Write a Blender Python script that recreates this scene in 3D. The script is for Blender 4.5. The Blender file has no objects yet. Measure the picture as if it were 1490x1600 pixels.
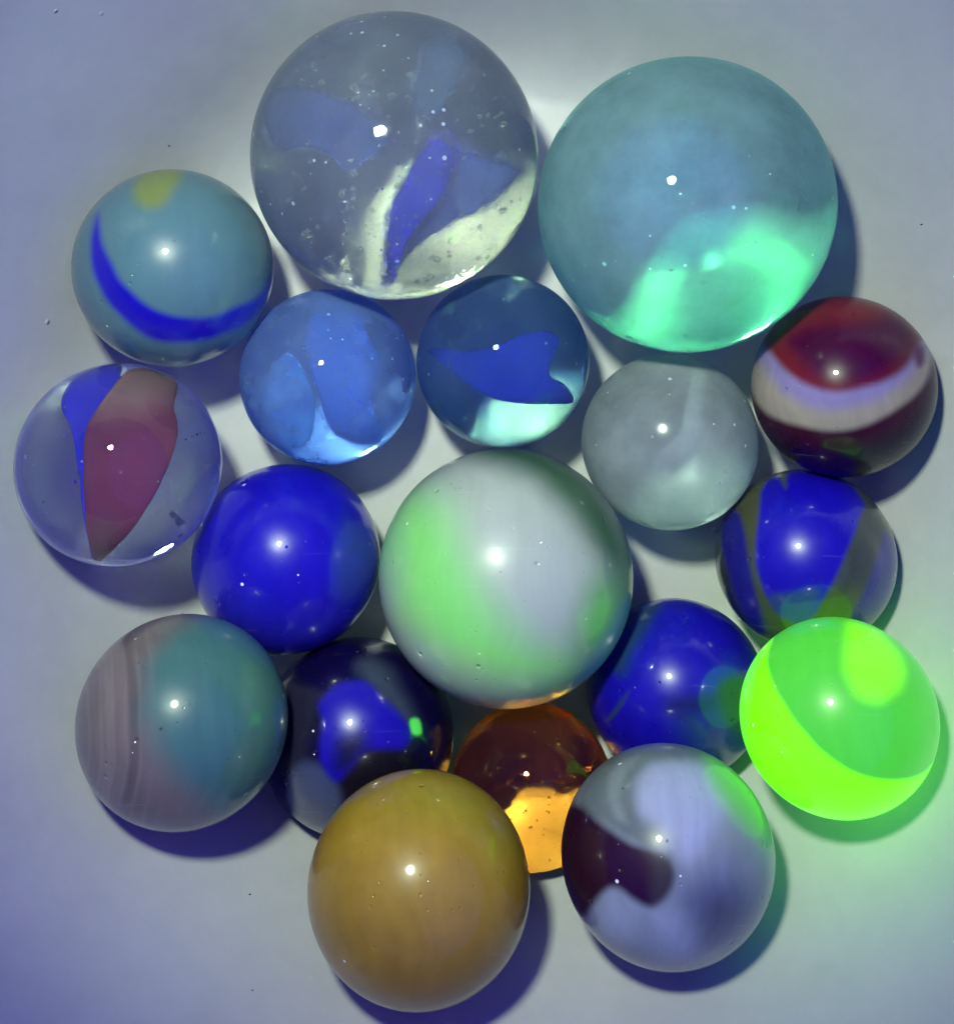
import bpy, bmesh, math, random
import numpy as np
from mathutils import Vector, Matrix

# ------------------------------------------------------------------ scene, camera, light
S = bpy.context.scene
COL = S.collection
MM = 0.001

cam_d = bpy.data.cameras.new('camera')
cam = bpy.data.objects.new('camera', cam_d); COL.objects.link(cam)
CAM = Vector((0.0, 14.5, 121.8)) * MM            # straight above the bowl, looking down
cam.location = CAM
cam.rotation_euler = (0, 0, 0)
cam_d.sensor_fit = 'HORIZONTAL'; cam_d.sensor_width = 36.0
cam_d.lens = 36.0 * 2100 / 1490
cam_d.shift_y = -350 / 1490
cam_d.clip_start = 0.005; cam_d.clip_end = 5.0
S.camera = cam

world = bpy.data.worlds.new('World'); S.world = world; world.use_nodes = True
bg = world.node_tree.nodes['Background']
bg.inputs['Color'].default_value = (0.08, 0.07, 1.0, 1)   # dim violet room light
bg.inputs['Strength'].default_value = 0.54

lamp_d = bpy.data.lights.new('torch', 'SPOT')
lamp_d.color = (0.88, 1.0, 0.78)
lamp_d.energy = 0.90
lamp_d.shadow_soft_size = 5.5 * MM
lamp_d.spot_size = math.radians(60); lamp_d.spot_blend = 1.0
lamp = bpy.data.objects.new('torch', lamp_d); COL.objects.link(lamp)
lamp.location = Vector((-19.5, 51.0, 122.0)) * MM
lamp.rotation_euler = (Vector((4.0, 2.0, 5.0)) * MM - lamp.location).to_track_quat('-Z', 'Y').to_euler()

uv_d = bpy.data.lights.new('uv_fill', 'AREA')            # unseen violet fill added at right, a broad stand-in for the UV torch
uv_d.shape = 'DISK'; uv_d.size = 1300 * MM; uv_d.color = (0.11, 0.05, 1.0); uv_d.energy = 1.75
uv = bpy.data.objects.new('uv_fill', uv_d); COL.objects.link(uv)
uv.location = Vector((480.0, -10.0, 520.0)) * MM
uv.rotation_euler = (Vector((-15.0, 0.0, 10.0)) * MM - uv.location).to_track_quat('-Z', 'Y').to_euler()

S.view_settings.view_transform = 'Standard'
S.view_settings.look = 'None'
S.view_settings.exposure = 0.0
S.view_settings.gamma = 1.0
S.render.engine = 'CYCLES'
cy = S.cycles
cy.use_denoising = True
cy.use_guiding = True                              # finds the light focused by the glass balls
cy.caustics_refractive = True; cy.caustics_reflective = True
cy.blur_glossy = 0.0
cy.sample_clamp_indirect = 400.0
cy.adaptive_threshold = 0.02; cy.transparent_max_bounces = 12
cy.max_bounces = 14; cy.transmission_bounces = 12; cy.glossy_bounces = 6; cy.diffuse_bounces = 5

rng = np.random.default_rng(7)

# ------------------------------------------------------------------ helpers
def lin(r, g, b):
    f = lambda c: (c / 255 / 12.92) if c <= 10 else ((c / 255 + 0.055) / 1.055) ** 2.4
    return np.array([f(r), f(g), f(b)])

def tag(o, label=None, cat=None, group=None, kind=None):
    for k, v in (('label', label), ('category', cat), ('group', group), ('kind', kind)):
        if v: o[k] = v
    return o

def mesh_obj(name, verts, faces, mat, parent=None, smooth=True, normals=None, colors=None):
    me = bpy.data.meshes.new(name)
    me.from_pydata([tuple(v) for v in verts], [], [tuple(int(i) for i in f) for f in faces])
    if smooth: me.polygons.foreach_set('use_smooth', [True] * len(me.polygons))
    for an, arr in (colors or {}).items():
        a = me.attributes.new(an, 'FLOAT_COLOR', 'POINT')
        arr = np.asarray(arr, float)
        if arr.shape[1] == 3: arr = np.c_[arr, np.ones(len(arr))]
        a.data.foreach_set('color', arr.astype(np.float32).ravel())
    me.update()
    if normals is not None: me.normals_split_custom_set_from_vertices([tuple(n) for n in normals])
    me.materials.append(mat)
    o = bpy.data.objects.new(name, me); COL.objects.link(o)
    if parent is not None: o.parent = parent
    return o

def smooth_poly(pts, n=120):
    """closed Catmull-Rom through pts, evenly resampled"""
    p = np.array(pts, float); out = []
    N = len(p)
    for i in range(N):
        a, b, c, d = p[i - 1], p[i], p[(i + 1) % N], p[(i + 2) % N]
        for t in np.linspace(0, 1, 8, endpoint=False):
            out.append(0.5 * (2 * b + (c - a) * t + (2 * a - 5 * b + 4 * c - d) * t * t + (3 * b - a - 3 * c + d) * t ** 3))
    q = np.array(out); seg = np.linalg.norm(np.roll(q, -1, 0) - q, axis=1)
    s = np.r_[0, np.cumsum(seg)]; q2 = np.r_[q, q[:1]]
    tt = np.linspace(0, s[-1], n, endpoint=False)
    return np.c_[np.interp(tt, s, q2[:, 0]), np.interp(tt, s, q2[:, 1])]

def sdist(P, poly):
    """signed distance of points P to a closed polygon, positive inside"""
    d2 = np.full(len(P), 1e9); ins = np.zeros(len(P), bool)
    for i in range(len(poly)):
        a, b = poly[i - 1], poly[i]
        ab = b - a; ap = P - a
        t = np.clip((ap @ ab) / max(ab @ ab, 1e-12), 0, 1)
        d2 = np.minimum(d2, ((ap - t[:, None] * ab) ** 2).sum(1))
        c = (a[1] > P[:, 1]) != (b[1] > P[:, 1])
        den = (b[1] - a[1]) if abs(b[1] - a[1]) > 1e-12 else 1e-12
        ins ^= c & (P[:, 0] < (b[0] - a[0]) * (P[:, 1] - a[1]) / den + a[0])
    return np.where(ins, 1, -1) * np.sqrt(d2)

def wob(P, seed, f=5.0):
    """smooth low-frequency wander, -1..1"""
    r = np.random.default_rng(seed); o = np.zeros(len(P))
    for k in range(6):
        w = r.normal(size=P.shape[1]) * f * (0.6 + 0.35 * k); o += np.sin(P @ w + r.uniform(0, 6.28)) / (1 + 0.6 * k)
    return o / 2.6

def sstep(x): x = np.clip(x, 0, 1); return x * x * (3 - 2 * x)

def paint(P2, base, layers, P3=None, rag=0.012):
    """layers: (part or None, colour, outline, feather[, glow colour]) laid over the base colour"""
    P3 = P3 if P3 is not None else P2
    col = np.tile(np.array(base, float), (len(P2), 1)); glow = np.zeros_like(col); lab = np.zeros(len(P2), int)
    for i, L in enumerate(layers):
        poly = smooth_poly(L[2]); fe = L[3]
        d = sdist(P2, poly) + rag * wob(P3, 31 * i + 5, 7.0) + 0.25 * fe * wob(P3, 17 * i + 3, 4.0)
        w = sstep(d / fe * 0.5 + 0.5)[:, None]
        col = col * (1 - w) + np.array(L[1], float) * w
        g = np.array(L[4], float) if len(L) > 4 else np.zeros(3)
        glow = glow * (1 - w) + g * w
        if L[0]: lab[w[:, 0] > 0.5] = i + 1
        elif len(L) > 5: lab[w[:, 0] > 0.5] = L[5]
    return col, glow, lab

# ------------------------------------------------------------------ materials
class NT:
    def __init__(self, name):
        self.m = bpy.data.materials.new(name); self.m.use_nodes = True
        self.t = self.m.node_tree; self.t.nodes.clear()
        self.out = self.n('ShaderNodeOutputMaterial')
    def n(self, typ, **kw):
        nd = self.t.nodes.new(typ)
        for k, v in kw.items():
            if hasattr(nd, k): setattr(nd, k, v)
        return nd
    def l(self, a, b): self.t.links.new(a, b)
    def val(self, sock, v): sock.default_value = v
    def math(self, op, a, b=None, c=None):
        nd = self.n('ShaderNodeMath', operation=op)
        for i, x in enumerate((a, b, c)):
            if x is None: continue
            if isinstance(x, (int, float)): nd.inputs[i].default_value = x
            else: self.l(x, nd.inputs[i])
        return nd.outputs[0]
    def coord(self): return self.n('ShaderNodeTexCoord').outputs['Object']
    def noise(self, vec, scale, detail=3.0, rough=0.5):
        nd = self.n('ShaderNodeTexNoise'); self.l(vec, nd.inputs['Vector'])
        nd.inputs['Scale'].default_value = scale; nd.inputs['Detail'].default_value = detail; nd.inputs['Roughness'].default_value = rough
        return nd.outputs['Fac']
    def pits(self, vec, scale, size, keep):
        """sparse round chips: 1 inside a chip, 0 elsewhere"""
        v = self.n('ShaderNodeTexVoronoi', feature='F1'); self.l(vec, v.inputs['Vector']); v.inputs['Scale'].default_value = scale
        sep = self.n('ShaderNodeSeparateColor'); self.l(v.outputs['Color'], sep.inputs[0])
        mr = self.n('ShaderNodeMapRange', interpolation_type='SMOOTHSTEP')
        self.l(v.outputs['Distance'], mr.inputs[0])
        # chip size differs from cell to cell
        sz = self.math('MULTIPLY', sep.outputs[1], size)
        mr.inputs[1].default_value = 0.0; self.l(sz, mr.inputs[2]); mr.inputs[3].default_value = 1.0; mr.inputs[4].default_value = 0.0
        k = self.math('LESS_THAN', sep.outputs[0], keep)
        return self.math('MULTIPLY', mr.outputs[0], k), sep.outputs[2]
    def bump(self, h, dist, strength=1.0, normal=None):
        b = self.n('ShaderNodeBump'); b.inputs['Strength'].default_value = strength; b.inputs['Distance'].default_value = dist
        self.l(h, b.inputs['Height'])
        if normal is not None: self.l(normal, b.inputs['Normal'])
        return b.outputs['Normal']

def surface_relief(t, vec, wear=1.0, wavy=1.0):
    """orange-peel waviness, small moon chips and hairline scuffs of a used marble; coords in metres"""
    chips, _ = t.pits(vec, 900, 0.26, 0.11 * wear)
    tiny, _ = t.pits(vec, 2200, 0.34, 0.16 * wear)
    wv = t.noise(vec, 420, 2.0)
    n1 = t.bump(wv, 0.00001 * wavy)
    n2 = t.bump(t.math('MULTIPLY', chips, -1.0), 0.00012, 0.9, n1)
    n3 = t.bump(t.math('MULTIPLY', tiny, -1.0), 0.00005, 0.9, n2)
    return n3, chips

def hairlines(t, vec, keep=0.0):
    """fine scuff lines: long thin ridges of stretched noise, in two directions"""
    tot = None
    for rot, sc in (((0.3, 0.9, 0.4), (90, 3600, 90)), ((1.2, 0.2, 1.7), (70, 3000, 70))):
        m = t.n('ShaderNodeMapping'); t.l(vec, m.inputs['Vector']); m.inputs['Rotation'].default_value = rot; m.inputs['Scale'].default_value = sc
        n = t.noise(m.outputs[0], 1.0, 1.0)
        l = t.math('MAXIMUM', t.math('MULTIPLY_ADD', n, 6.0, -4.35 + keep), 0.0)
        gate = t.math('GREATER_THAN', t.noise(vec, 330, 2.0), 0.52)
        l = t.math('MULTIPLY', t.math('MINIMUM', l, 1.0), gate)
        tot = l if tot is None else t.math('ADD', tot, l)
    return tot

def swirl_mat(name, rough=0.09, mottle=0.10, wear=1.0, spec=0.5, mscale=260, streak=0.10, rot=(0.4, 0.2, 0.6)):
    t = NT(name); vec = t.coord()
    nrm, chips = surface_relief(t, vec, wear)
    at = t.n('ShaderNodeAttribute', attribute_name='swirl')
    gl = t.n('ShaderNodeAttribute', attribute_name='glow')
    nz = t.noise(vec, mscale, 5.0, 0.62)
    # folded streaks drawn out through the glass
    wn = t.n('ShaderNodeTexNoise'); t.l(vec, wn.inputs['Vector']); wn.inputs['Scale'].default_value = 110; wn.inputs['Detail'].default_value = 1.5
    wv = t.n('ShaderNodeVectorMath', operation='SCALE'); t.l(wn.outputs['Color'], wv.inputs[0]); wv.inputs['Scale'].default_value = 0.0075
    wa = t.n('ShaderNodeVectorMath', operation='ADD'); t.l(vec, wa.inputs[0]); t.l(wv.outputs[0], wa.inputs[1])
    mp = t.n('ShaderNodeMapping'); t.l(wa.outputs[0], mp.inputs['Vector']); mp.inputs['Rotation'].default_value = rot; mp.inputs['Scale'].default_value = (900, 70, 250)
    st = t.noise(mp.outputs[0], 1.0, 4.0, 0.55)
    fac = t.math('MULTIPLY_ADD', nz, 2 * mottle, 1 - mottle)
    fac = t.math('MULTIPLY', fac, t.math('MULTIPLY_ADD', st, 4 * streak, 1 - 2 * streak))
    specks, _ = t.pits(vec, 620, 0.16, 0.07 * wear)                    # dark dirt lodged in chips
    hl = hairlines(t, vec, 0.1 * wear)
    fac = t.math('MULTIPLY', fac, t.math('MULTIPLY_ADD', specks, -0.8, 1.0))
    mul = t.n('ShaderNodeVectorMath', operation='SCALE'); t.l(at.outputs['Color'], mul.inputs[0]); t.l(fac, mul.inputs['Scale'])
    # dusty scuffs lighten the glass a little
    fl, _ = t.pits(vec, 1150, 0.30, 0.035 * wear)                      # small chips painted white to stand in for bright glints
    fl = t.math('MULTIPLY', t.math('GREATER_THAN', fl, 0.25), t.math('GREATER_THAN', t.noise(vec, 260, 2.0), 0.50))
    sc = t.n('ShaderNodeMix', data_type='RGBA'); t.l(t.math('MINIMUM', t.math('ADD', t.math('MULTIPLY', hl, 0.09), t.math('MULTIPLY', fl, 0.9)), 1.0), sc.inputs['Factor']); t.l(mul.outputs[0], sc.inputs[6]); sc.inputs[7].default_value = (0.80, 0.82, 0.85, 1)
    mg = t.n('ShaderNodeVectorMath', operation='SCALE'); t.l(gl.outputs['Color'], mg.inputs[0]); t.l(fac, mg.inputs['Scale'])
    p = t.n('ShaderNodeBsdfPrincipled')
    t.l(sc.outputs[2], p.inputs['Base Color'])
    t.l(mg.outputs[0], p.inputs['Emission Color']); p.inputs['Emission Strength'].default_value = 1.0
    rz = t.math('MULTIPLY_ADD', t.noise(vec, 500, 4.0), 0.25, rough + 0.12); t.l(rz, p.inputs['Roughness'])
    p.inputs['IOR'].default_value = 1.5; p.inputs['Specular IOR Level'].default_value = 0.30 * spec / 0.5
    p.inputs['Coat Weight'].default_value = 0.65 * spec / 0.5; p.inputs['Coat IOR'].default_value = 1.5
    cr = t.math('MULTIPLY_ADD', hl, 0.2, t.math('MULTIPLY_ADD', t.noise(vec, 800, 3.0), 0.07, max(rough - 0.07, 0.0))); t.l(cr, p.inputs['Coat Roughness'])
    t.l(nrm, p.inputs['Normal']); t.l(nrm, p.inputs['Coat Normal'])
    t.l(p.outputs[0], t.out.inputs['Surface'])
    return t.m

def glass_mat(name, tint, rough=0.0, haze=(1, 1, 1), haze_fac=0.1, wear=1.0, wavy=2.5):
    t = NT(name); vec = t.coord()
    nrm, chips = surface_relief(t, vec, wear, wavy)
    g = t.n('ShaderNodeBsdfGlass'); g.inputs['Color'].default_value = (*[c ** 0.5 for c in tint], 1)
    g.inputs['Roughness'].default_value = rough; g.inputs['IOR'].default_value = 1.5
    t.l(nrm, g.inputs['Normal'])
    d = t.n('ShaderNodeBsdfDiffuse'); tr = t.n('ShaderNodeBsdfTranslucent')
    for s_ in (d, tr): s_.inputs['Color'].default_value = (*[c * 0.75 for c in haze], 1)
    m1 = t.n('ShaderNodeMixShader'); m1.inputs[0].default_value = 0.45; t.l(d.outputs[0], m1.inputs[1]); t.l(tr.outputs[0], m1.inputs[2])
    m2 = t.n('ShaderNodeMixShader')
    cl = t.noise(vec, 190, 4.0, 0.6)
    sc, _ = t.pits(vec, 1150, 0.32, 0.06 * wear)  # scattered chips turned pale in the colour to imitate glints
    sc = t.math('GREATER_THAN', sc, 0.25)
    hf = t.math('MULTIPLY', t.math('MULTIPLY_ADD', cl, 1.2, 0.4), haze_fac)
    hf = t.math('ADD', hf, t.math('MULTIPLY', sc, 0.55)); hf = t.math('MINIMUM', hf, 1.0)
    t.l(hf, m2.inputs[0])
    t.l(g.outputs[0], m2.inputs[1]); t.l(m1.outputs[0], m2.inputs[2])
    t.l(m2.outputs[0], t.out.inputs['Surface'])
    return t.m

def vane_mat(name, trans=0.4, mottle=0.15, clear=(1, 1, 1)):
    t = NT(name); vec = t.coord()
    at = t.n('ShaderNodeAttribute', attribute_name='swirl')
    nz = t.noise(vec, 500, 4.0, 0.6)
    fac = t.math('MULTIPLY_ADD', nz, 2 * mottle, 1 - mottle)
    mul = t.n('ShaderNodeVectorMath', operation='SCALE'); t.l(at.outputs['Color'], mul.inputs[0]); t.l(fac, mul.inputs['Scale'])
    d = t.n('ShaderNodeBsdfDiffuse'); tr = t.n('ShaderNodeBsdfTranslucent')
    t.l(mul.outputs[0], d.inputs['Color']); t.l(mul.outputs[0], tr.inputs['Color'])
    m = t.n('ShaderNodeMixShader'); m.inputs[0].default_value = trans
    t.l(d.outputs[0], m.inputs[1]); t.l(tr.outputs[0], m.inputs[2])
    tp = t.n('ShaderNodeBsdfTransparent'); tp.inputs['Color'].default_value = (*clear, 1); mx = t.n('ShaderNodeMixShader')
    mp = t.n('ShaderNodeMapping'); t.l(vec, mp.inputs['Vector']); mp.inputs['Rotation'].default_value = (0, 0, 0.7); mp.inputs['Scale'].default_value = (900, 160, 200)
    st = t.math('MULTIPLY_ADD', t.noise(mp.outputs[0], 1.0, 3.0), 1.6, 0.2)
    op = at.outputs['Alpha']                              # thin sheets: streaky where not fully dense
    inv = t.math('SUBTRACT', 1.0, op)
    opn = t.math('MULTIPLY', op, t.math('ADD', op, t.math('MULTIPLY', inv, st)))
    t.l(t.math('MINIMUM', opn, 1.0), mx.inputs[0]); t.l(tp.outputs[0], mx.inputs[1]); t.l(m.outputs[0], mx.inputs[2])
    t.l(mx.outputs[0], t.out.inputs['Surface'])
    return t.m

# ------------------------------------------------------------------ the bowl
BC = ((765 - 745) * 0.058, -(640 - 700) * 0.058)       # bowl axis, mm
def bowl_z(x, y):                                      # inner surface height, mm
    d = np.hypot(x - BC[0], y - BC[1]); e = np.maximum(0, d - 480 * 0.058)
    k = 0.006 / 0.058; em = 1.8 / (2 * k)
    return np.where(e < em, k * e * e, k * em * em + 1.8 * (e - em))

def build_bowl():
    t = NT('white_glaze'); vec = t.coord()
    p = t.n('ShaderNodeBsdfPrincipled')
    ramp = t.n('ShaderNodeMix', data_type='RGBA')
    mot = t.math('MULTIPLY_ADD', t.noise(vec, 420, 4.0, 0.65), 0.9, -0.45)
    t.l(t.math('ADD', t.math('MULTIPLY_ADD', t.noise(vec, 60, 5.0, 0.6), 2.0, -0.5), mot), ramp.inputs['Factor'])
    ramp.inputs[6].default_value = (0.395, 0.41, 0.42, 1); ramp.inputs[7].default_value = (0.475, 0.485, 0.49, 1)
    t.l(ramp.outputs[2], p.inputs['Base Color'])
    rz = t.math('MULTIPLY_ADD', t.noise(vec, 250, 4.0), 0.2, 0.30); t.l(rz, p.inputs['Roughness'])
    n1 = t.bump(t.noise(vec, 160, 3.0), 0.00004)
    n1 = t.bump(t.noise(vec, 1500, 3.0), 0.00001, 1.0, n1)
    ch, _ = t.pits(vec, 420, 0.16, 0.08)
    n2 = t.bump(ch, 0.0002, 1.0, n1)
    t.l(n2, p.inputs['Normal'])
    t.l(p.outputs[0], t.out.inputs['Surface'])
    NA = 192
    prof = [(0.0, 0.0)]
    for d in list(np.linspace(4, 27, 8)) + list(np.linspace(27.9, 37.5, 30)) + list(np.linspace(39, 60, 14)):
        prof.append((d, float(bowl_z(BC[0] + d, BC[1]))))
    d, z = prof[-1]
    for a in np.linspace(0.3, math.pi, 8): prof.append((d + 1.4 - 1.4 * math.cos(a), z + 1.4 * math.sin(a)))
    for dd in np.linspace(61.5, 38, 14): prof.append((dd, float(bowl_z(BC[0] + dd - 2.2, BC[1])) - 2.6))
    prof += [(33, -2.0), (30, -3.0), (29.5, -5.0), (27.5, -5.0), (27, -3.2), (0.0, -3.2)]
    verts = []; rings = []
    for d, z in prof:
        if d == 0: rings.append([len(verts)]); verts.append((BC[0] * MM, BC[1] * MM, z * MM)); continue
        idx = []
        for a in range(NA):
            th = 2 * math.pi * a / NA; idx.append(len(verts))
            verts.append(((BC[0] + d * math.cos(th)) * MM, (BC[1] + d * math.sin(th)) * MM, z * MM))
        rings.append(idx)
    faces = []
    for r0, r1 in zip(rings[:-1], rings[1:]):
        for a in range(NA):
            b = (a + 1) % NA
            if len(r0) == 1: faces.append((r0[0], r1[a], r1[b]))
            elif len(r1) == 1: faces.append((r0[a], r1[0], r0[b]))
            else: faces.append((r0[a], r1[a], r1[b], r0[b]))
    o = mesh_obj('bowl', verts, faces, t.m)
    tag(o, 'shallow white glazed bowl holding all the marbles', 'bowl')
build_bowl()

# ------------------------------------------------------------------ marbles
_bm = bmesh.new(); bmesh.ops.create_icosphere(_bm, subdivisions=7, radius=1.0)
SV = np.array([v.co[:] for v in _bm.verts]); SV /= np.linalg.norm(SV, axis=1)[:, None]
SF = np.array([[v.index for v in f.verts] for f in _bm.faces]); _bm.free()

GROUP = 'glass marbles gathered in the bowl'
def place(o, c):
    c = Vector(c) * MM
    z = (CAM - c).normalized(); y = Vector((0, 1, 0)); y = (y - z * y.dot(z)).normalized(); x = y.cross(z)
    o.matrix_world = Matrix.Translation(c) @ Matrix((x, y, z)).transposed().to_4x4()

def lumpy(V, amt, seed):
    return V * (1 + amt * wob(V, seed, 1.6))[:, None]

def opaque(name, label, c, R, mat, base, layers, parts=None, glow=None, rag=0.012, extra=None):
    """one marble; coloured zones that read as their own patch become child parts cut from the same sphere"""
    col, gl, lab = paint(SV[:, :2], base, layers, SV, rag)
    if glow is not None:
        body = np.ones(len(SV))
        g2 = np.tile(np.array(glow, float), (len(SV), 1))
        # zones with their own glow keep it
        has = gl.sum(1) > 0
        wmix = np.clip(gl.sum(1) / max(gl.sum(1).max(), 1e-9), 0, 1)[:, None]
        gl = g2 * (1 - wmix) + gl
    if extra: col, gl = extra(col, gl)
    col = col * 0.57
    V = lumpy(SV, 0.004, int(R * 1000)) * R * MM
    fl = np.array([np.bincount(lab[f]).argmax() for f in SF]) if lab.any() else np.zeros(len(SF), int)
    root = None
    for k in range(len(layers) + 1):
        fs = SF[fl == k]
        if not len(fs): continue
        used, inv = np.unique(fs, return_inverse=True)
        nm = name if k == 0 else layers[k - 1][0]
        o = mesh_obj(nm, V[used], inv.reshape(-1, 3), mat, root, True, SV[used], {'swirl': col[used], 'glow': gl[used]})
        if k == 0:
            root = o; place(o, c); tag(o, label, 'marble', GROUP)
        elif parts and nm in parts: o['label'] = parts[nm]
    return root

def glass(name, label, c, R, mat):
    o = mesh_obj(name, lumpy(SV, 0.003, int(R * 999)) * R * MM, SF, mat)
    place(o, c); tag(o, label, 'marble', GROUP)
    return o

def vane(parent, R, name, outline, z0, mat, base, layers=(), thick=0.03, label=None, NB=96, NR=14, n=1.5, dens=1.0, edge=0.0):
    """a sheet of coloured glass sealed in a clear marble. The outline is how it looks through the
    curved glass; it is shrunk by the ball's magnification to the true sheet."""
    B = smooth_poly(outline, NB); cen = B.mean(0)
    P = [cen]; sr = [0.0]
    for i in range(1, NR + 1):
        s = i / NR
        for b in B: P.append(cen + (b - cen) * s); sr.append(s)
    P = np.array(P); sr = np.array(sr)
    b = np.clip(np.linalg.norm(P, axis=1), 1e-6, 0.985)
    P = P / np.linalg.norm(P, axis=1)[:, None] * b[:, None] if len(P) else P
    zz = z0(P[:, 0], P[:, 1]) + 0.025 * wob(P, len(name) + NB, 4)
    rho = b - (np.sqrt(1 - b * b) - zz) * np.tan(np.arcsin(b) - np.arcsin(b / n))
    xy = P / b[:, None] * rho[:, None]
    th = thick * np.sqrt(np.maximum(0, 1 - sr ** 2)) + 0.004
    top = np.c_[xy, zz + th]; bot = np.c_[xy, zz - th]
    lim = 0.955
    for A_ in (top, bot):
        l_ = np.linalg.norm(A_, axis=1); f = np.minimum(1, lim / l_); A_ *= f[:, None]
    N = len(P); V = np.r_[top, bot] * R * MM; F = []
    rid = lambda i, j: 1 + (i - 1) * NB + j % NB
    for j in range(NB):
        F.append((0, rid(1, j), rid(1, j + 1))); F.append((N, N + rid(1, j + 1), N + rid(1, j)))
        for i in range(1, NR):
            F.append((rid(i, j), rid(i + 1, j), rid(i + 1, j + 1), rid(i, j + 1)))
            F.append((N + rid(i, j), N + rid(i, j + 1), N + rid(i + 1, j + 1), N + rid(i + 1, j)))
        F.append((rid(NR, j), N + rid(NR, j), N + rid(NR, j + 1), rid(NR, j + 1)))
    col, gl, lab = paint(P, base, [(None, *L) for L in layers]); col = col * 0.75
    al = dens * (1 - sstep((sr - (1 - edge)) / max(edge, 1e-6))) if edge > 0 else np.full(len(P), dens)
    col = np.c_[col, al]; col = np.r_[col, col]
    o = mesh_obj(name, V, F, mat, parent, True, None, {'swirl': col})
    if label: o['label'] = label
    return o

def bubbles(parent, R, pts, mat):
    V = []; F = []
    _b = bmesh.new(); bmesh.ops.create_icosphere(_b, subdivisions=2, radius=1.0)
    bv = np.array([v.co[:] for v in _b.verts]); bf = [[v.index for v in f.verts] for f in _b.faces]; _b.free()
    for (x, y, z, r) in pts:
        k = len(V); V += [tuple((np.array((x, y, z)) + q * r) * R * MM) for q in bv]; F += [[i + k for i in f] for f in bf]
    o = mesh_obj('air_bubbles', V, F, mat, parent); o['kind'] = 'stuff'
    return o

bub_t = NT('air_bubble'); _g = bub_t.n('ShaderNodeBsdfGlass'); _g.inputs['IOR'].default_value = 0.70; bub_t.l(_g.outputs[0], bub_t.out.inputs['Surface'])
BUB = bub_t.m
VANE = vane_mat('ribbon_glass')
VANE_OP = vane_mat('dense_ribbon_glass', 0.15)
CORE = vane_mat('cloudy_blue_glass', 0.3, 0.15, (0.90, 0.93, 1.0))

# --- large clear marble with blue ribbons
m1 = glass('clear_marble', 'large clear marble with blue ribbons inside, at the top beside the aqua one', (-6.712, 25.254, 11.715), 11.715,
           glass_mat('scuffed_clear_glass', (0.56, 0.58, 0.48), 0.05, (0.76, 0.92, 1.06), 0.17, 3.6, 10.0))
vane(m1, 11.715, 'ribbon', [(-0.94, 0.32), (-0.83, 0.50), (-0.52, 0.46), (-0.25, 0.38), (-0.07, 0.27), (0.04, 0.12), (-0.07, -0.01), (-0.20, -0.08), (-0.34, -0.13), (-0.43, -0.03), (-0.60, 0.04), (-0.78, 0.01), (-0.89, 0.10)], lambda u, v: 0.1 - 0.3 * u, VANE, lin(85,125,240), thick=0.03, label='pale blue ribbon', dens=0.92, edge=0.30)
vane(m1, 11.715, 'ribbon', [(0.31, 0.24), (0.46, 0.14), (0.77, 0.04), (0.96, -0.04), (0.82, -0.21), (0.66, -0.36), (0.44, -0.48), (0.22, -0.61), (0.04, -0.75), (-0.05, -0.90), (-0.11, -0.76), (-0.08, -0.48), (-0.03, -0.30), (0.11, -0.08), (0.22, 0.12)], lambda u, v: -0.05 + 0.3 * u + 0.1 * v, VANE, lin(110,135,240), thick=0.03, label='mid blue ribbon', dens=0.9, edge=0.35)
vane(m1, 11.715, 'ribbon', [(0.32, 0.25), (0.47, 0.11), (0.44, -0.11), (0.32, -0.31), (0.19, -0.48), (0.05, -0.68), (-0.03, -0.92), (-0.10, -0.90), (-0.10, -0.61), (-0.06, -0.36), (0.04, -0.13), (0.20, 0.14)], lambda u, v: 0.10 + 0.3 * u + 0.1 * v, VANE_OP, lin(14,6,230), thick=0.03, label='deep blue ribbon', dens=1.0, edge=0.35)
vane(m1, 11.715, 'ribbon', [(0.17, 0.84), (0.46, 0.86), (0.55, 0.68), (0.42, 0.41), (0.28, 0.21), (0.11, 0.24), (0.08, 0.46), (0.13, 0.66)], lambda u, v: -0.2 + 0.2 * v, VANE, lin(120,170,215), thick=0.02, label='faint pale ribbon', dens=0.75, edge=0.5)
bubbles(m1, 11.715, [(rng.uniform(-.45, .55), rng.uniform(-.75, .4), rng.uniform(-.45, .4), rng.uniform(.005, .018)) for _ in range(130)], BUB)

# --- large aqua marble
m2 = glass('aqua_marble', 'large milky aqua marble glowing green at its lower edge', (16.992, 21.266, 12.023), 12.023,
           glass_mat('milky_aqua_glass', (0.26, 0.74, 0.44), 0.03, (0.62, 1.0, 1.08), 0.30, 1.5, 1.3))
CV = []; CF = []
for q in (0.315, 0.36):                      # cloudy core thins out towards its rim
    CF.append(SF[::1] + len(SV) * len(CV)); CV.append(lumpy(SV, 0.03, int(q * 100)) * q * 12.023 * MM)
core = mesh_obj('core', np.concatenate(CV), np.concatenate(CF), CORE, m2, True, None, {'swirl': np.tile([0.12, 0.40, 1.0, 0.23], (len(SV) * 2, 1))})
core['label'] = 'round bluish core'
core.location = (-0.06 * 12.023 * MM, 0.06 * 12.023 * MM, 0.0)
bubbles(m2, 12.023, [(rng.uniform(-.2, .5), rng.uniform(-.75, -.2), rng.uniform(-.45, -.1), rng.uniform(.005, .013)) for _ in range(46)], BUB)

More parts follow.
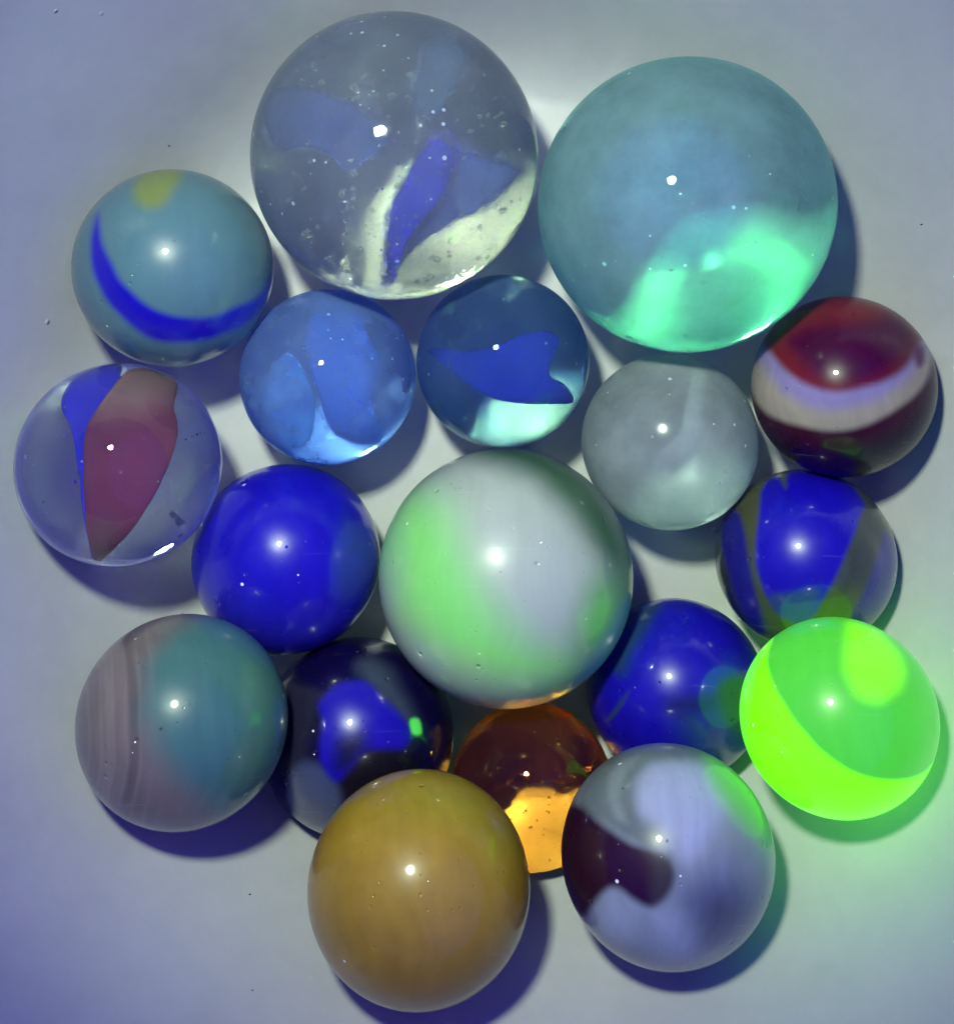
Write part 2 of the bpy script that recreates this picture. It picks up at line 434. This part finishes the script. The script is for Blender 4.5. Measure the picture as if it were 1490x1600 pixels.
# --- teal marble with blue crescent
opaque('teal_marble', 'pale teal marble with a thin blue crescent and a yellow spot', (-25.077, 16.161, 10.450), 8.173,
       swirl_mat('teal_swirl', 0.09, 0.10, 1.0, streak=0.05), (0.12, 0.26, 0.31), [
    ('stripe', (0.012, 0.006, 0.60), [(-0.72, 0.54), (-0.78, 0.31), (-0.78, 0.06), (-0.71, -0.17), (-0.60, -0.36), (-0.44, -0.53), (-0.25, -0.66), (-0.03, -0.72), (0.20, -0.72), (0.46, -0.65), (0.71, -0.54), (0.90, -0.38), (1.10, -0.13), (1.04, 0.03), (0.81, -0.28), (0.58, -0.39), (0.36, -0.47), (0.13, -0.48), (-0.09, -0.44), (-0.28, -0.33), (-0.47, -0.15), (-0.60, 0.06), (-0.68, 0.28)], 0.05),
    ('spot', (0.26, 0.34, 0.09), [(-0.36, 0.84), (-0.26, 1.01), (-0.01, 1.03), (0.06, 0.92), (-0.04, 0.74), (-0.14, 0.61), (-0.27, 0.60), (-0.36, 0.69)], 0.09)],
       {'stripe': 'blue crescent stripe', 'spot': 'yellow green spot'})

# --- clear marble with red and blue vane
m4 = glass('cats_eye_marble', 'clear marble with a pointed dull red vane and blue edge', (-28.877, 0.254, 13.191), 8.139,
           glass_mat('clear_glass', (0.86, 0.90, 0.94), 0.0, (0.5, 0.55, 0.75), 0.08, 1.2))
vane(m4, 8.139, 'vane', [(0.22, 0.94), (0.53, 0.92), (0.55, 0.72), (0.51, 0.53), (0.55, 0.38), (0.53, 0.16), (0.38, -0.21), (0.13, -0.61), (-0.15, -0.89), (-0.22, -0.91), (-0.28, -0.74), (-0.32, -0.40), (-0.33, 0.04), (-0.31, 0.34), (-0.21, 0.53), (-0.07, 0.73), (0.05, 0.88)], lambda u, v: 0.25 - 0.15 * u, VANE_OP, lin(135,52,82),
     [(lin(170,130,110), [(-0.02, 1.03), (0.60, 1.03), (0.57, 0.69), (0.22, 0.57), (-0.12, 0.53), (-0.21, 0.66)], 0.25), (lin(130,90,90), [(-0.30, -0.65), (-0.09, -0.52), (-0.02, -0.96), (-0.34, -1.02)], 0.2)], thick=0.04, label='dull red vane')
vane(m4, 8.139, 'vane', [(-0.54, 0.58), (-0.46, 0.80), (-0.21, 0.95), (0.02, 0.97), (-0.04, 0.77), (-0.20, 0.53), (-0.30, 0.29), (-0.33, -0.21), (-0.28, -0.77), (-0.24, -0.89), (-0.33, -0.52), (-0.39, -0.02), (-0.42, 0.22), (-0.47, 0.40)], lambda u, v: 0.0 - 0.2 * u, VANE_OP, lin(35,35,240), thick=0.03, label='deep blue vane')

# --- milky light blue cat's eye
m5 = glass('cats_eye_marble', 'light blue marble with two sky blue vanes, below the large clear one', (-12.659, 6.937, 7.466), 7.466,
           glass_mat('pale_blue_glass', (0.30, 0.48, 0.80), 0.03, (0.34, 0.58, 1.08), 0.34, 1.0))
vane(m5, 7.466, 'vane', [(-0.15, 0.78), (0.10, 0.88), (0.32, 0.74), (0.48, 0.43), (0.59, 0.22), (0.51, -0.07), (0.50, -0.36), (0.62, -0.68), (0.43, -0.77), (0.14, -0.70), (-0.02, -0.51), (-0.10, -0.22), (-0.22, 0.14), (-0.27, 0.51)], lambda u, v: 0.25, VANE, lin(80,150,255), thick=0.04, dens=1.0, edge=0.08, label='bright blue vane')
vane(m5, 7.466, 'vane', [(-0.46, 0.30), (-0.30, 0.14), (-0.15, -0.22), (-0.17, -0.65), (-0.33, -0.81), (-0.59, -0.72), (-0.71, -0.47), (-0.73, -0.22), (-0.66, 0.07)], lambda u, v: 0.1 + 0.2 * u, VANE, lin(120,200,255), thick=0.04, dens=0.95, edge=0.10, label='sky blue vane')
vane(m5, 7.466, 'vane', [(0.57, -0.04), (0.86, 0.01), (0.95, -0.25), (0.73, -0.59), (0.59, -0.43), (0.46, -0.23)], lambda u, v: -0.1, VANE, lin(170,185,215), thick=0.02, dens=0.7, edge=0.3, label='whitish vane')

# --- deep blue cat's eye
m6 = glass('cats_eye_marble', 'clear blue marble with a fish shaped dark blue vane', (2.198, 8.287, 7.362), 7.362,
           glass_mat('ink_blue_glass', (0.42, 0.62, 0.52), 0.0, (0.20, 0.42, 0.95), 0.19, 1.0))
vane(m6, 7.362, 'vane', [(-0.85, 0.12), (-0.70, 0.15), (-0.41, 0.12), (-0.04, 0.19), (0.25, 0.31), (0.47, 0.34), (0.63, 0.26), (0.61, 0.12), (0.52, -0.07), (0.55, -0.19), (0.69, -0.26), (0.80, -0.45), (0.61, -0.48), (0.25, -0.48), (-0.12, -0.42), (-0.41, -0.26), (-0.59, -0.12)], lambda u, v: 0.15 + 0.15 * u, VANE_OP, lin(30,35,230), thick=0.06, label='dark blue vane')

# --- frosted pale marble
m7 = glass('frosted_marble', 'frosted pale grey green marble without colour, left of the dark red one', (16.355, 1.434, 7.462), 7.462,
           glass_mat('frosted_glass', (0.30, 0.36, 0.35), 0.16, (0.88, 1.04, 1.02), 0.36, 1.8))
vane(m7, 7.462, 'fold', [(0.30, 0.90), (0.43, 0.77), (0.38, 0.37), (0.32, -0.06), (0.17, -0.37), (-0.12, -0.44), (-0.33, -0.32), (-0.04, -0.22), (0.12, 0.01), (0.17, 0.44)], lambda u, v: 0.80 - 0.35 * np.hypot(u, v), VANE_OP, lin(255,255,255), thick=0.05, label='pale curved ridge', dens=1.0, edge=0.35)
vane(m7, 7.462, 'cloud', [(-0.87, 0.30), (-0.62, 0.58), (-0.19, 0.66), (0.03, 0.37), (-0.04, -0.06), (-0.33, -0.35), (-0.77, -0.21)], lambda u, v: 0.2, VANE, lin(190,205,225), thick=0.03, dens=0.5, edge=0.8)

# --- dark red marble
CREAM = (0.47, 0.40, 0.33); LILAC = (0.33, 0.27, 0.56)
opaque('dark_red_marble', 'dark red marble with a cream and lilac band', (30.425, 6.337, 9.986), 7.503,
       swirl_mat('oxblood_swirl', 0.07, 0.12, 1.0, 0.24, streak=0.12), (0.018, 0.0015, 0.03), [
    (None, (0.055, 0.006, 0.03), [(-1.07, 0.03), (-0.97, -0.32), (-0.65, -0.60), (-0.20, -0.67), (0.22, -0.60), (0.70, -0.32), (0.94, 0.03), (0.91, 0.31), (0.56, -0.11), (-0.06, -0.35), (-0.69, -0.25)], 0.12),
    ('band', CREAM, [(-1.10, 0.31), (-1.00, -0.08), (-0.79, -0.32), (-0.44, -0.44), (-0.06, -0.47), (0.30, -0.38), (0.63, -0.18), (0.85, 0.06), (0.93, 0.31), (0.89, 0.55), (0.70, 0.44), (0.08, 0.03), (-0.69, 0.24), (-0.83, 0.55), (-1.03, 0.58)], 0.05),
    (None, LILAC, [(-1.00, 0.51), (-0.83, 0.18), (-0.58, -0.08), (-0.20, -0.23), (0.15, -0.19), (0.49, -0.04), (0.77, 0.24), (0.84, 0.51), (0.08, 0.10), (-0.72, 0.44)], 0.10, (0, 0, 0), 2),
    ('cap', (0.20, 0.014, 0.028), [(-0.90, 0.58), (-0.72, 0.31), (-0.48, 0.08), (-0.13, -0.06), (0.22, -0.01), (0.53, 0.12), (0.70, 0.29), (0.81, 0.55), (0.84, 0.86), (0.42, 1.14), (-0.27, 1.14), (-0.76, 0.93)], 0.06),
    (None, (0.16, 0.014, 0.028), [(-0.72, 0.65), (-0.65, 0.41), (-0.34, 0.72), (0.15, 0.86), (0.08, 1.03), (-0.41, 1.00)], 0.15, (0, 0, 0), 4),
    (None, (0.070, 0.002, 0.045), [(-0.55, 0.48), (-0.27, 0.62), (0.15, 0.65), (0.56, 0.79), (0.74, 0.58), (0.62, 0.29), (0.25, 0.08), (-0.06, 0.06), (-0.33, 0.19)], 0.14, (0, 0, 0), 4),
    (None, (0.14, 0.03, 0.12), [(0.72, 0.41), (0.84, 0.44), (0.83, 0.27), (0.76, 0.22)], 0.05, (0, 0, 0), 2)],
       {'band': 'cream and lilac band', 'cap': 'glossy red cap'})

# --- solid blue marble
opaque('solid_blue_marble', 'plain deep blue marble left of the white and green one', (-16.123, -8.383, 7.914), 7.914,
       swirl_mat('cobalt', 0.07, 0.12, 1.2), (0.011, 0.006, 0.60), [
    (None, (0.02, 0.04, 0.42), [(0.53, 0.32), (0.66, 0.39), (0.86, 0.16), (0.90, -0.18), (0.73, -0.45), (0.51, -0.42)], 0.14),
    (None, (0.025, 0.02, 0.55), [(-0.79, -0.18), (-0.18, -0.59), (0.49, -0.52), (0.16, -0.93), (-0.45, -0.86), (-0.86, -0.52)], 0.3)])

# --- large white and green marble
GRN = (0.25, 0.72, 0.20)
opaque('white_green_marble', 'large white marble with glowing pale green and dark green patches, in the middle', (2.378, -9.355, 10.607), 10.500,
       swirl_mat('white_green_swirl', 0.10, 0.05, 1.2, streak=0.05, rot=(0, 0, 0.75)), (0.54, 0.62, 0.56), [
    (None, (0.22, 0.36, 0.29), [(0.69, -0.48), (0.97, -0.13), (1.04, -0.48), (0.69, -0.93), (0.29, -1.02), (0.44, -0.73)], 0.3),
    ('patch', (0.055, 0.15, 0.075), [(-0.28, 0.97), (0.04, 1.06), (0.44, 0.94), (0.74, 0.69), (0.92, 0.37), (0.99, 0.07), (0.92, -0.10), (0.78, -0.10), (0.68, 0.09), (0.57, 0.31), (0.44, 0.50), (0.24, 0.71), (-0.00, 0.84)], 0.16),
    ('swirl', GRN, [(-0.75, 0.58), (-0.89, 0.39), (-0.92, 0.22), (-0.84, -0.00), (-0.74, -0.24), (-0.54, -0.49), (-0.29, -0.66), (-0.00, -0.74), (0.27, -0.71), (0.44, -0.63), (0.19, -0.52), (-0.01, -0.37), (-0.18, -0.18), (-0.28, 0.07), (-0.36, 0.33), (-0.46, 0.49), (-0.61, 0.57)], 0.28, (0.045, 0.20, 0.03)),
    (None, (0.30, 0.46, 0.33), [(0.79, 0.02), (0.97, 0.02), (0.97, -0.28), (0.79, -0.63), (0.54, -0.78), (0.57, -0.48)], 0.30),
    ('patch', (0.17, 0.38, 0.17), [(0.65, -0.07), (0.76, -0.04), (0.80, -0.20), (0.75, -0.40), (0.62, -0.49), (0.58, -0.30)], 0.20, (0.0, 0.05, 0.0))],
       {'patch': 'dark green patch', 'swirl': 'glowing pale green swirl'})

# --- blue marble with olive gaps
BLU = (0.011, 0.005, 0.58)
opaque('blue_striped_marble', 'blue and olive striped glass marble above the glowing green one', (27.591, -8.268, 8.674), 7.461,
       swirl_mat('blue_olive_swirl', 0.06, 0.15), (0.085, 0.100, 0.045), [
    (None, (0.055, 0.07, 0.075), [(0.48, 0.52), (0.81, 0.59), (0.84, 0.16), (0.66, -0.20), (0.45, -0.20), (0.45, 0.16)], 0.15),
    (None, (0.02, 0.03, 0.035), [(-1.00, 0.09), (-0.85, -0.13), (-0.64, -0.64), (-0.71, -0.92), (-1.07, -0.49)], 0.1),
    ('stripe', BLU, [(-0.14, 0.99), (0.30, 0.99), (0.61, 0.66), (0.56, 0.43), (0.45, 0.14), (0.32, -0.14), (0.21, -0.36), (0.09, -0.56), (-0.06, -0.66), (-0.24, -0.61), (-0.39, -0.42), (-0.50, -0.13), (-0.51, 0.16), (-0.48, 0.52), (-0.45, 0.77), (-0.31, 0.90), (-0.20, 0.74)], 0.04),
    (None, (0.03, 0.06, 0.30), [(-0.36, -0.42), (-0.13, -0.36), (0.14, -0.31), (0.07, -0.56), (-0.06, -0.65), (-0.26, -0.60)], 0.06, (0, 0, 0), 3),
    ('stripe', (0.02, 0.015, 0.30), [(-0.94, 0.38), (-0.79, 0.53), (-0.65, 0.30), (-0.58, -0.06), (-0.52, -0.42), (-0.43, -0.82), (-0.58, -0.78), (-0.74, -0.43), (-0.85, -0.14), (-0.92, 0.07)], 0.05),
    ('stripe', (0.035, 0.03, 0.30), [(0.85, 0.34), (1.00, 0.16), (0.97, -0.27), (0.79, -0.60), (0.63, -0.74), (0.47, -0.65), (0.59, -0.38), (0.70, -0.09), (0.79, 0.17)], 0.05)])

# --- teal and grey marble
def streaks(col, gl):
    u = SV[:, 0]; v = SV[:, 1]
    w = sstep((-0.20 - u + 0.12 * v * v) / 0.25)
    q = u + 0.24 * v * v + 0.05 * wob(SV, 5, 2.2)
    r = np.random.default_rng(4); s = np.zeros(len(u))
    for k in range(16):                                   # streaks of unequal width and spacing
        s += r.uniform(-1, 1) * np.exp(-((q - r.uniform(-0.95, -0.1) + 0.05 * wob(SV, 40 + k, 1.5)) / r.uniform(0.03, 0.10)) ** 2)
    fine = np.maximum(0, np.sin(q * 48 + 3.0 * wob(SV, 9, 2.0))) ** 3 * sstep(wob(SV, 12, 2.5) + 0.6)
    return col * (1 + (w * (0.24 * np.clip(s, -1.2, 1.3) + 0.22 * fine))[:, None]), gl
opaque('teal_grey_marble', 'half teal and half streaky grey marble, left of the navy one', (-22.638, -18.853, 18.170), 8.004,
       swirl_mat('teal_grey_swirl', 0.12, 0.08), (0.27, 0.215, 0.20), [
    ('half', (0.080, 0.225, 0.215), [(0.15, 0.99), (-0.08, 0.87), (-0.25, 0.66), (-0.32, 0.42), (-0.32, 0.12), (-0.27, -0.11), (-0.13, -0.35), (0.05, -0.54), (0.17, -0.77), (0.27, -1.00), (0.75, -0.94), (1.10, -0.35), (1.13, 0.30), (0.87, 0.90), (0.45, 1.10)], 0.20),
    (None, (0.085, 0.25, 0.175), [(0.63, 0.78), (0.81, 0.60), (0.93, 0.12), (0.81, -0.41), (0.57, -0.59), (0.63, -0.11), (0.57, 0.30)], 0.35, (0, 0, 0), 1)],
       {'half': 'teal half'}, extra=streaks)

# --- dark navy marble
opaque('navy_marble', 'very dark navy marble with a royal blue window, behind the mustard one', (-10.020, -23.036, 9.234), 8.041,
       swirl_mat('navy_swirl', 0.06, 0.2, 1.6), (0.004, 0.002, 0.045), [
    (None, (0.055, 0.075, 0.12), [(0.00, 0.68), (0.17, 0.73), (0.40, 0.48), (0.57, 0.18), (0.47, 0.11), (0.20, 0.41)], 0.12),
    (None, (0.022, 0.020, 0.050), [(-0.72, 0.45), (-0.47, 0.47), (-0.40, 0.28), (-0.48, -0.09), (-0.43, -0.32), (-0.73, -0.39), (-0.77, 0.01)], 0.08),
    (None, (0.008, 0.006, 0.018), [(-0.20, -0.42), (0.00, -0.19), (0.40, -0.11), (0.60, -0.25), (0.53, -0.59), (0.00, -0.72)], 0.08),
    ('patch', (0.065, 0.085, 0.19), [(-0.63, -0.32), (-0.45, -0.24), (-0.27, -0.35), (-0.17, -0.55), (-0.23, -0.79), (-0.40, -0.99), (-0.65, -0.85)], 0.07),
    ('window', (0.011, 0.004, 0.50), [(-0.38, 0.31), (-0.20, 0.50), (0.07, 0.52), (0.25, 0.35), (0.45, 0.17), (0.53, 0.03), (0.47, -0.11), (0.27, -0.13), (0.08, -0.13), (-0.05, -0.27), (-0.20, -0.40), (-0.31, -0.29), (-0.37, -0.12), (-0.35, 0.15)], 0.05),
    (None, (0.006, 0.006, 0.06), [(-0.17, -0.05), (0.03, 0.01), (0.07, -0.13), (-0.07, -0.29), (-0.20, -0.29)], 0.12, (0, 0, 0), 5),
    ('fleck', (0.08, 0.55, 0.09), [(0.53, 0.13), (0.61, 0.13), (0.63, 0.01), (0.55, 0.01)], 0.02, (0.04, 0.40, 0.05)),
    ('fleck', (0.07, 0.08, 0.12), [(0.11, 0.93), (0.25, 0.95), (0.25, 0.88), (0.15, 0.83)], 0.03)],
       {'patch': 'slate patch', 'window': 'royal blue window'})

# --- amber glass marble
m14 = glass('amber_marble', 'dark amber glass marble between mustard and purple white marbles', (4.54, -27.173, 9.2), 6.73,
            glass_mat('amber_glass', (0.95, 0.42, 0.04), 0.0, (0.16, 0.05, 0.20), 0.11, 2.6, 7.0))
bubbles(m14, 6.73, [(rng.uniform(-.3, .5), rng.uniform(-.7, 0), rng.uniform(-.5, .1), rng.uniform(.006, .014)) for _ in range(20)], BUB)

# --- blue marble under the white ones
opaque('blue_green_marble', 'deep blue marble with dark green smears, right of the large middle one', (16.882, -19.563, 7.498), 7.511,
       swirl_mat('blue_green_swirl', 0.07, 0.14, 1.4), (0.010, 0.005, 0.55), [
    ('smear', (0.02, 0.07, 0.13), [(-0.37, 0.87), (-0.16, 0.92), (-0.28, 0.65), (-0.45, 0.41), (-0.57, 0.17), (-0.67, 0.22), (-0.52, 0.54)], 0.12),
    ('smear', (0.022, 0.065, 0.085), [(0.42, 0.04), (0.62, 0.18), (0.91, 0.11), (0.99, -0.25), (0.80, -0.51), (0.55, -0.43), (0.41, -0.22)], 0.08),
    (None, (0.02, 0.045, 0.28), [(0.04, -0.29), (0.41, -0.22), (0.70, -0.54), (0.84, -0.91), (0.55, -0.98), (0.19, -0.62)], 0.25),
    (None, (0.006, 0.012, 0.12), [(-0.10, -0.14), (0.19, -0.04), (0.44, -0.07), (0.33, -0.25), (0.04, -0.25)], 0.15),
    ('smear', (0.03, 0.06, 0.13), [(-0.75, -0.38), (-0.72, -0.33), (-0.52, -0.06), (-0.49, -0.07), (-0.64, -0.29)], 0.03)],
       {'smear': 'dark green smear'})

# --- glowing green marble (fluorescent glass)
def underside(col, gl):                                  # the yellow green band runs on round the underside
    w = sstep((-SV[:, 2] - 0.02) / 0.06)[:, None]
    return col * (1 - w) + np.array((0.12, 0.35, 0.01)) * w, gl * (1 - w) + np.array((0.20, 1.6, 0.0)) * w
YG = (0.20, 0.85, 0.012)
opaque('glowing_marble', 'brightly glowing green marble with yellow green band', (27.378, -18.024, 19.784), 7.354,
       swirl_mat('fluorescent_glass', 0.10, 0.04, 1.2, streak=0.035, rot=(0.1, 0.2, 0.8)), (0.07, 0.30, 0.03), [
    ('band', (0.12, 0.35, 0.01), [(-0.66, 0.84), (-0.70, 0.52), (-0.61, 0.23), (-0.42, -0.05), (-0.13, -0.34), (0.18, -0.51), (0.50, -0.55), (0.75, -0.50), (0.92, -0.37), (1.07, -0.11), (1.20, -0.81), (-0.07, -1.25), (-1.15, -0.62), (-1.27, 0.27), (-0.89, 1.03)], 0.025, (0.20, 1.6, 0.0)),
    ('blob', (0.12, 0.35, 0.02), [(0.12, 0.93), (0.32, 0.91), (0.54, 0.71), (0.64, 0.49), (0.56, 0.27), (0.37, 0.15), (0.18, 0.23), (0.08, 0.46), (0.09, 0.71)], 0.09, (0.19, 0.95, 0.01))],
       {'band': 'yellow green band', 'blob': 'yellow green blob'}, glow=(0.052, 0.56, 0.035), extra=underside)

# --- mustard marble
opaque('mustard_marble', 'plain mustard yellow marble at the bottom of the bowl', (-4.235, -29.608, 22.845), 8.176,
       swirl_mat('mustard', 0.14, 0.22, 1.6, mscale=480, streak=0.10, rot=(0, 0, 1.4)), (0.52, 0.315, 0.020), [
    (None, (0.41, 0.30, 0.015), [(-0.64, 0.84), (-0.08, 1.04), (0.47, 0.90), (0.81, 0.51), (0.75, 0.18), (0.25, 0.51), (-0.31, 0.57)], 0.4),
    (None, (0.46, 0.265, 0.022), [(-0.86, -0.16), (-0.31, -0.27), (0.36, -0.21), (0.86, -0.04), (0.92, -0.60), (0.25, -1.10), (-0.53, -0.93)], 0.5)], rag=0.03)

# --- purple and white marble
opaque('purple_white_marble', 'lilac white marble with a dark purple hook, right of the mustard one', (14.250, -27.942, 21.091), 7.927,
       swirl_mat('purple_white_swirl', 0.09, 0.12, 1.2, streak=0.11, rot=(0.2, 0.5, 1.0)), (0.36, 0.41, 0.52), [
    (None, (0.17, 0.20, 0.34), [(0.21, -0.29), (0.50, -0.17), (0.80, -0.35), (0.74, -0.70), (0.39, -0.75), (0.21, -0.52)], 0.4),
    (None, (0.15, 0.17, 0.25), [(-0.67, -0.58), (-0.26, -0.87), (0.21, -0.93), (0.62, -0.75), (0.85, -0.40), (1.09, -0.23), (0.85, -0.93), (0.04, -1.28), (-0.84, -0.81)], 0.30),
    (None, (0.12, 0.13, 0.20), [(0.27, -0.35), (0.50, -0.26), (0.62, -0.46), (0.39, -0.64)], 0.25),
    (None, (0.46, 0.52, 0.72), [(-0.11, -0.49), (0.12, -0.52), (0.18, -0.75), (-0.02, -0.81)], 0.2),
    ('swirl', (0.20, 0.24, 0.26), [(-0.84, 0.42), (-0.71, 0.68), (-0.49, 0.89), (-0.08, 1.06), (0.24, 1.03), (0.44, 0.87), (0.12, 0.79), (-0.13, 0.73), (-0.24, 0.59), (-0.25, 0.36), (-0.08, 0.26), (-0.02, 0.11), (-0.14, 0.04), (-0.35, 0.11), (-0.58, 0.23), (-0.75, 0.30)], 0.06),
    (None, (0.30, 0.35, 0.38), [(-0.55, 0.62), (-0.40, 0.80), (-0.26, 0.82), (-0.40, 0.62), (-0.43, 0.42), (-0.35, 0.24), (-0.49, 0.33)], 0.05, (0, 0, 0), 5),
    (None, (0.52, 0.57, 0.86), [(-0.24, 0.58), (-0.14, 0.72), (0.09, 0.78), (0.39, 0.75), (0.53, 0.47), (0.36, 0.18), (0.15, -0.02), (0.01, 0.18), (-0.22, 0.34)], 0.12),
    (None, (0.46, 0.52, 0.72), [(-0.64, -0.46), (-0.46, -0.37), (-0.26, -0.49), (-0.26, -0.70), (-0.49, -0.75), (-0.64, -0.64)], 0.15),
    ('hook', (0.036, 0.005, 0.026), [(-1.08, 0.42), (-0.81, 0.37), (-0.60, 0.23), (-0.35, 0.08), (-0.14, 0.02), (-0.01, -0.06), (0.04, -0.18), (-0.02, -0.32), (-0.14, -0.42), (-0.29, -0.37), (-0.46, -0.29), (-0.59, -0.36), (-0.67, -0.47), (-0.74, -0.58), (-0.96, -0.52), (-1.13, 0.01)], 0.05),
    (None, (0.06, 0.05, 0.05), [(-0.11, -0.05), (0.01, -0.02), (0.07, -0.17), (-0.01, -0.35), (-0.13, -0.42), (-0.14, -0.23)], 0.10, (0, 0, 0), 9),
    ('patch', (0.24, 0.55, 0.27), [(0.36, 0.87), (0.59, 0.88), (0.85, 0.65), (1.00, 0.36), (0.94, 0.13), (0.80, 0.16), (0.62, 0.36), (0.44, 0.59)], 0.12, (0.01, 0.08, 0.01))],  # green light from the glowing marble partly painted in, with a weak glow
       {'hook': 'dark purple hook', 'swirl': 'grey swirl', 'patch': 'patch with painted green light from the glowing marble'})

# ------------------------------------------------------------------ dust on the glaze
def dust():
    V = []; F = []
    pts = [(265, 228), (1428, 352), (417, 1326), (440, 1405), (1330, 700)]
    for (px, py) in pts:
        x = (px - 745) * 0.058; y = -(py - 700) * 0.058
        for _ in range(4):       # settle the point onto the curved wall
            z = float(bowl_z(np.array(x), np.array(y))); k = (121.8 - z) / 121.8
            x = (px - 745) * 0.058 * k; y = 14.5 - (py - 450) * 0.058 * k
        z = float(bowl_z(np.array(x), np.array(y)))
        r = rng.uniform(0.05, 0.09); a0 = rng.uniform(0, 6.28); k0 = len(V)
        for lift in (0.015, 0.07):
            for q in range(6):
                a = a0 + q * 1.047; rr = r * rng.uniform(0.5, 1.2)
                V.append(((x + rr * 1.5 * math.cos(a)) * MM, (y + rr * 0.7 * math.sin(a)) * MM, (z + lift + 0.03) * MM))
        F.append([k0 + 6 + i for i in range(6)]); F.append([k0 + 5 - i for i in range(6)])
        for q in range(6): F.append([k0 + q, k0 + (q + 1) % 6, k0 + 6 + (q + 1) % 6, k0 + 6 + q])
    t = NT('dust'); d = t.n('ShaderNodeBsdfDiffuse'); d.inputs['Color'].default_value = (0.03, 0.03, 0.035, 1); t.l(d.outputs[0], t.out.inputs['Surface'])
    o = mesh_obj('dust_specks', V, F, t.m, smooth=False)
    tag(o, 'tiny dark dust specks scattered on the white glaze', 'dust', None, 'stuff')
dust()
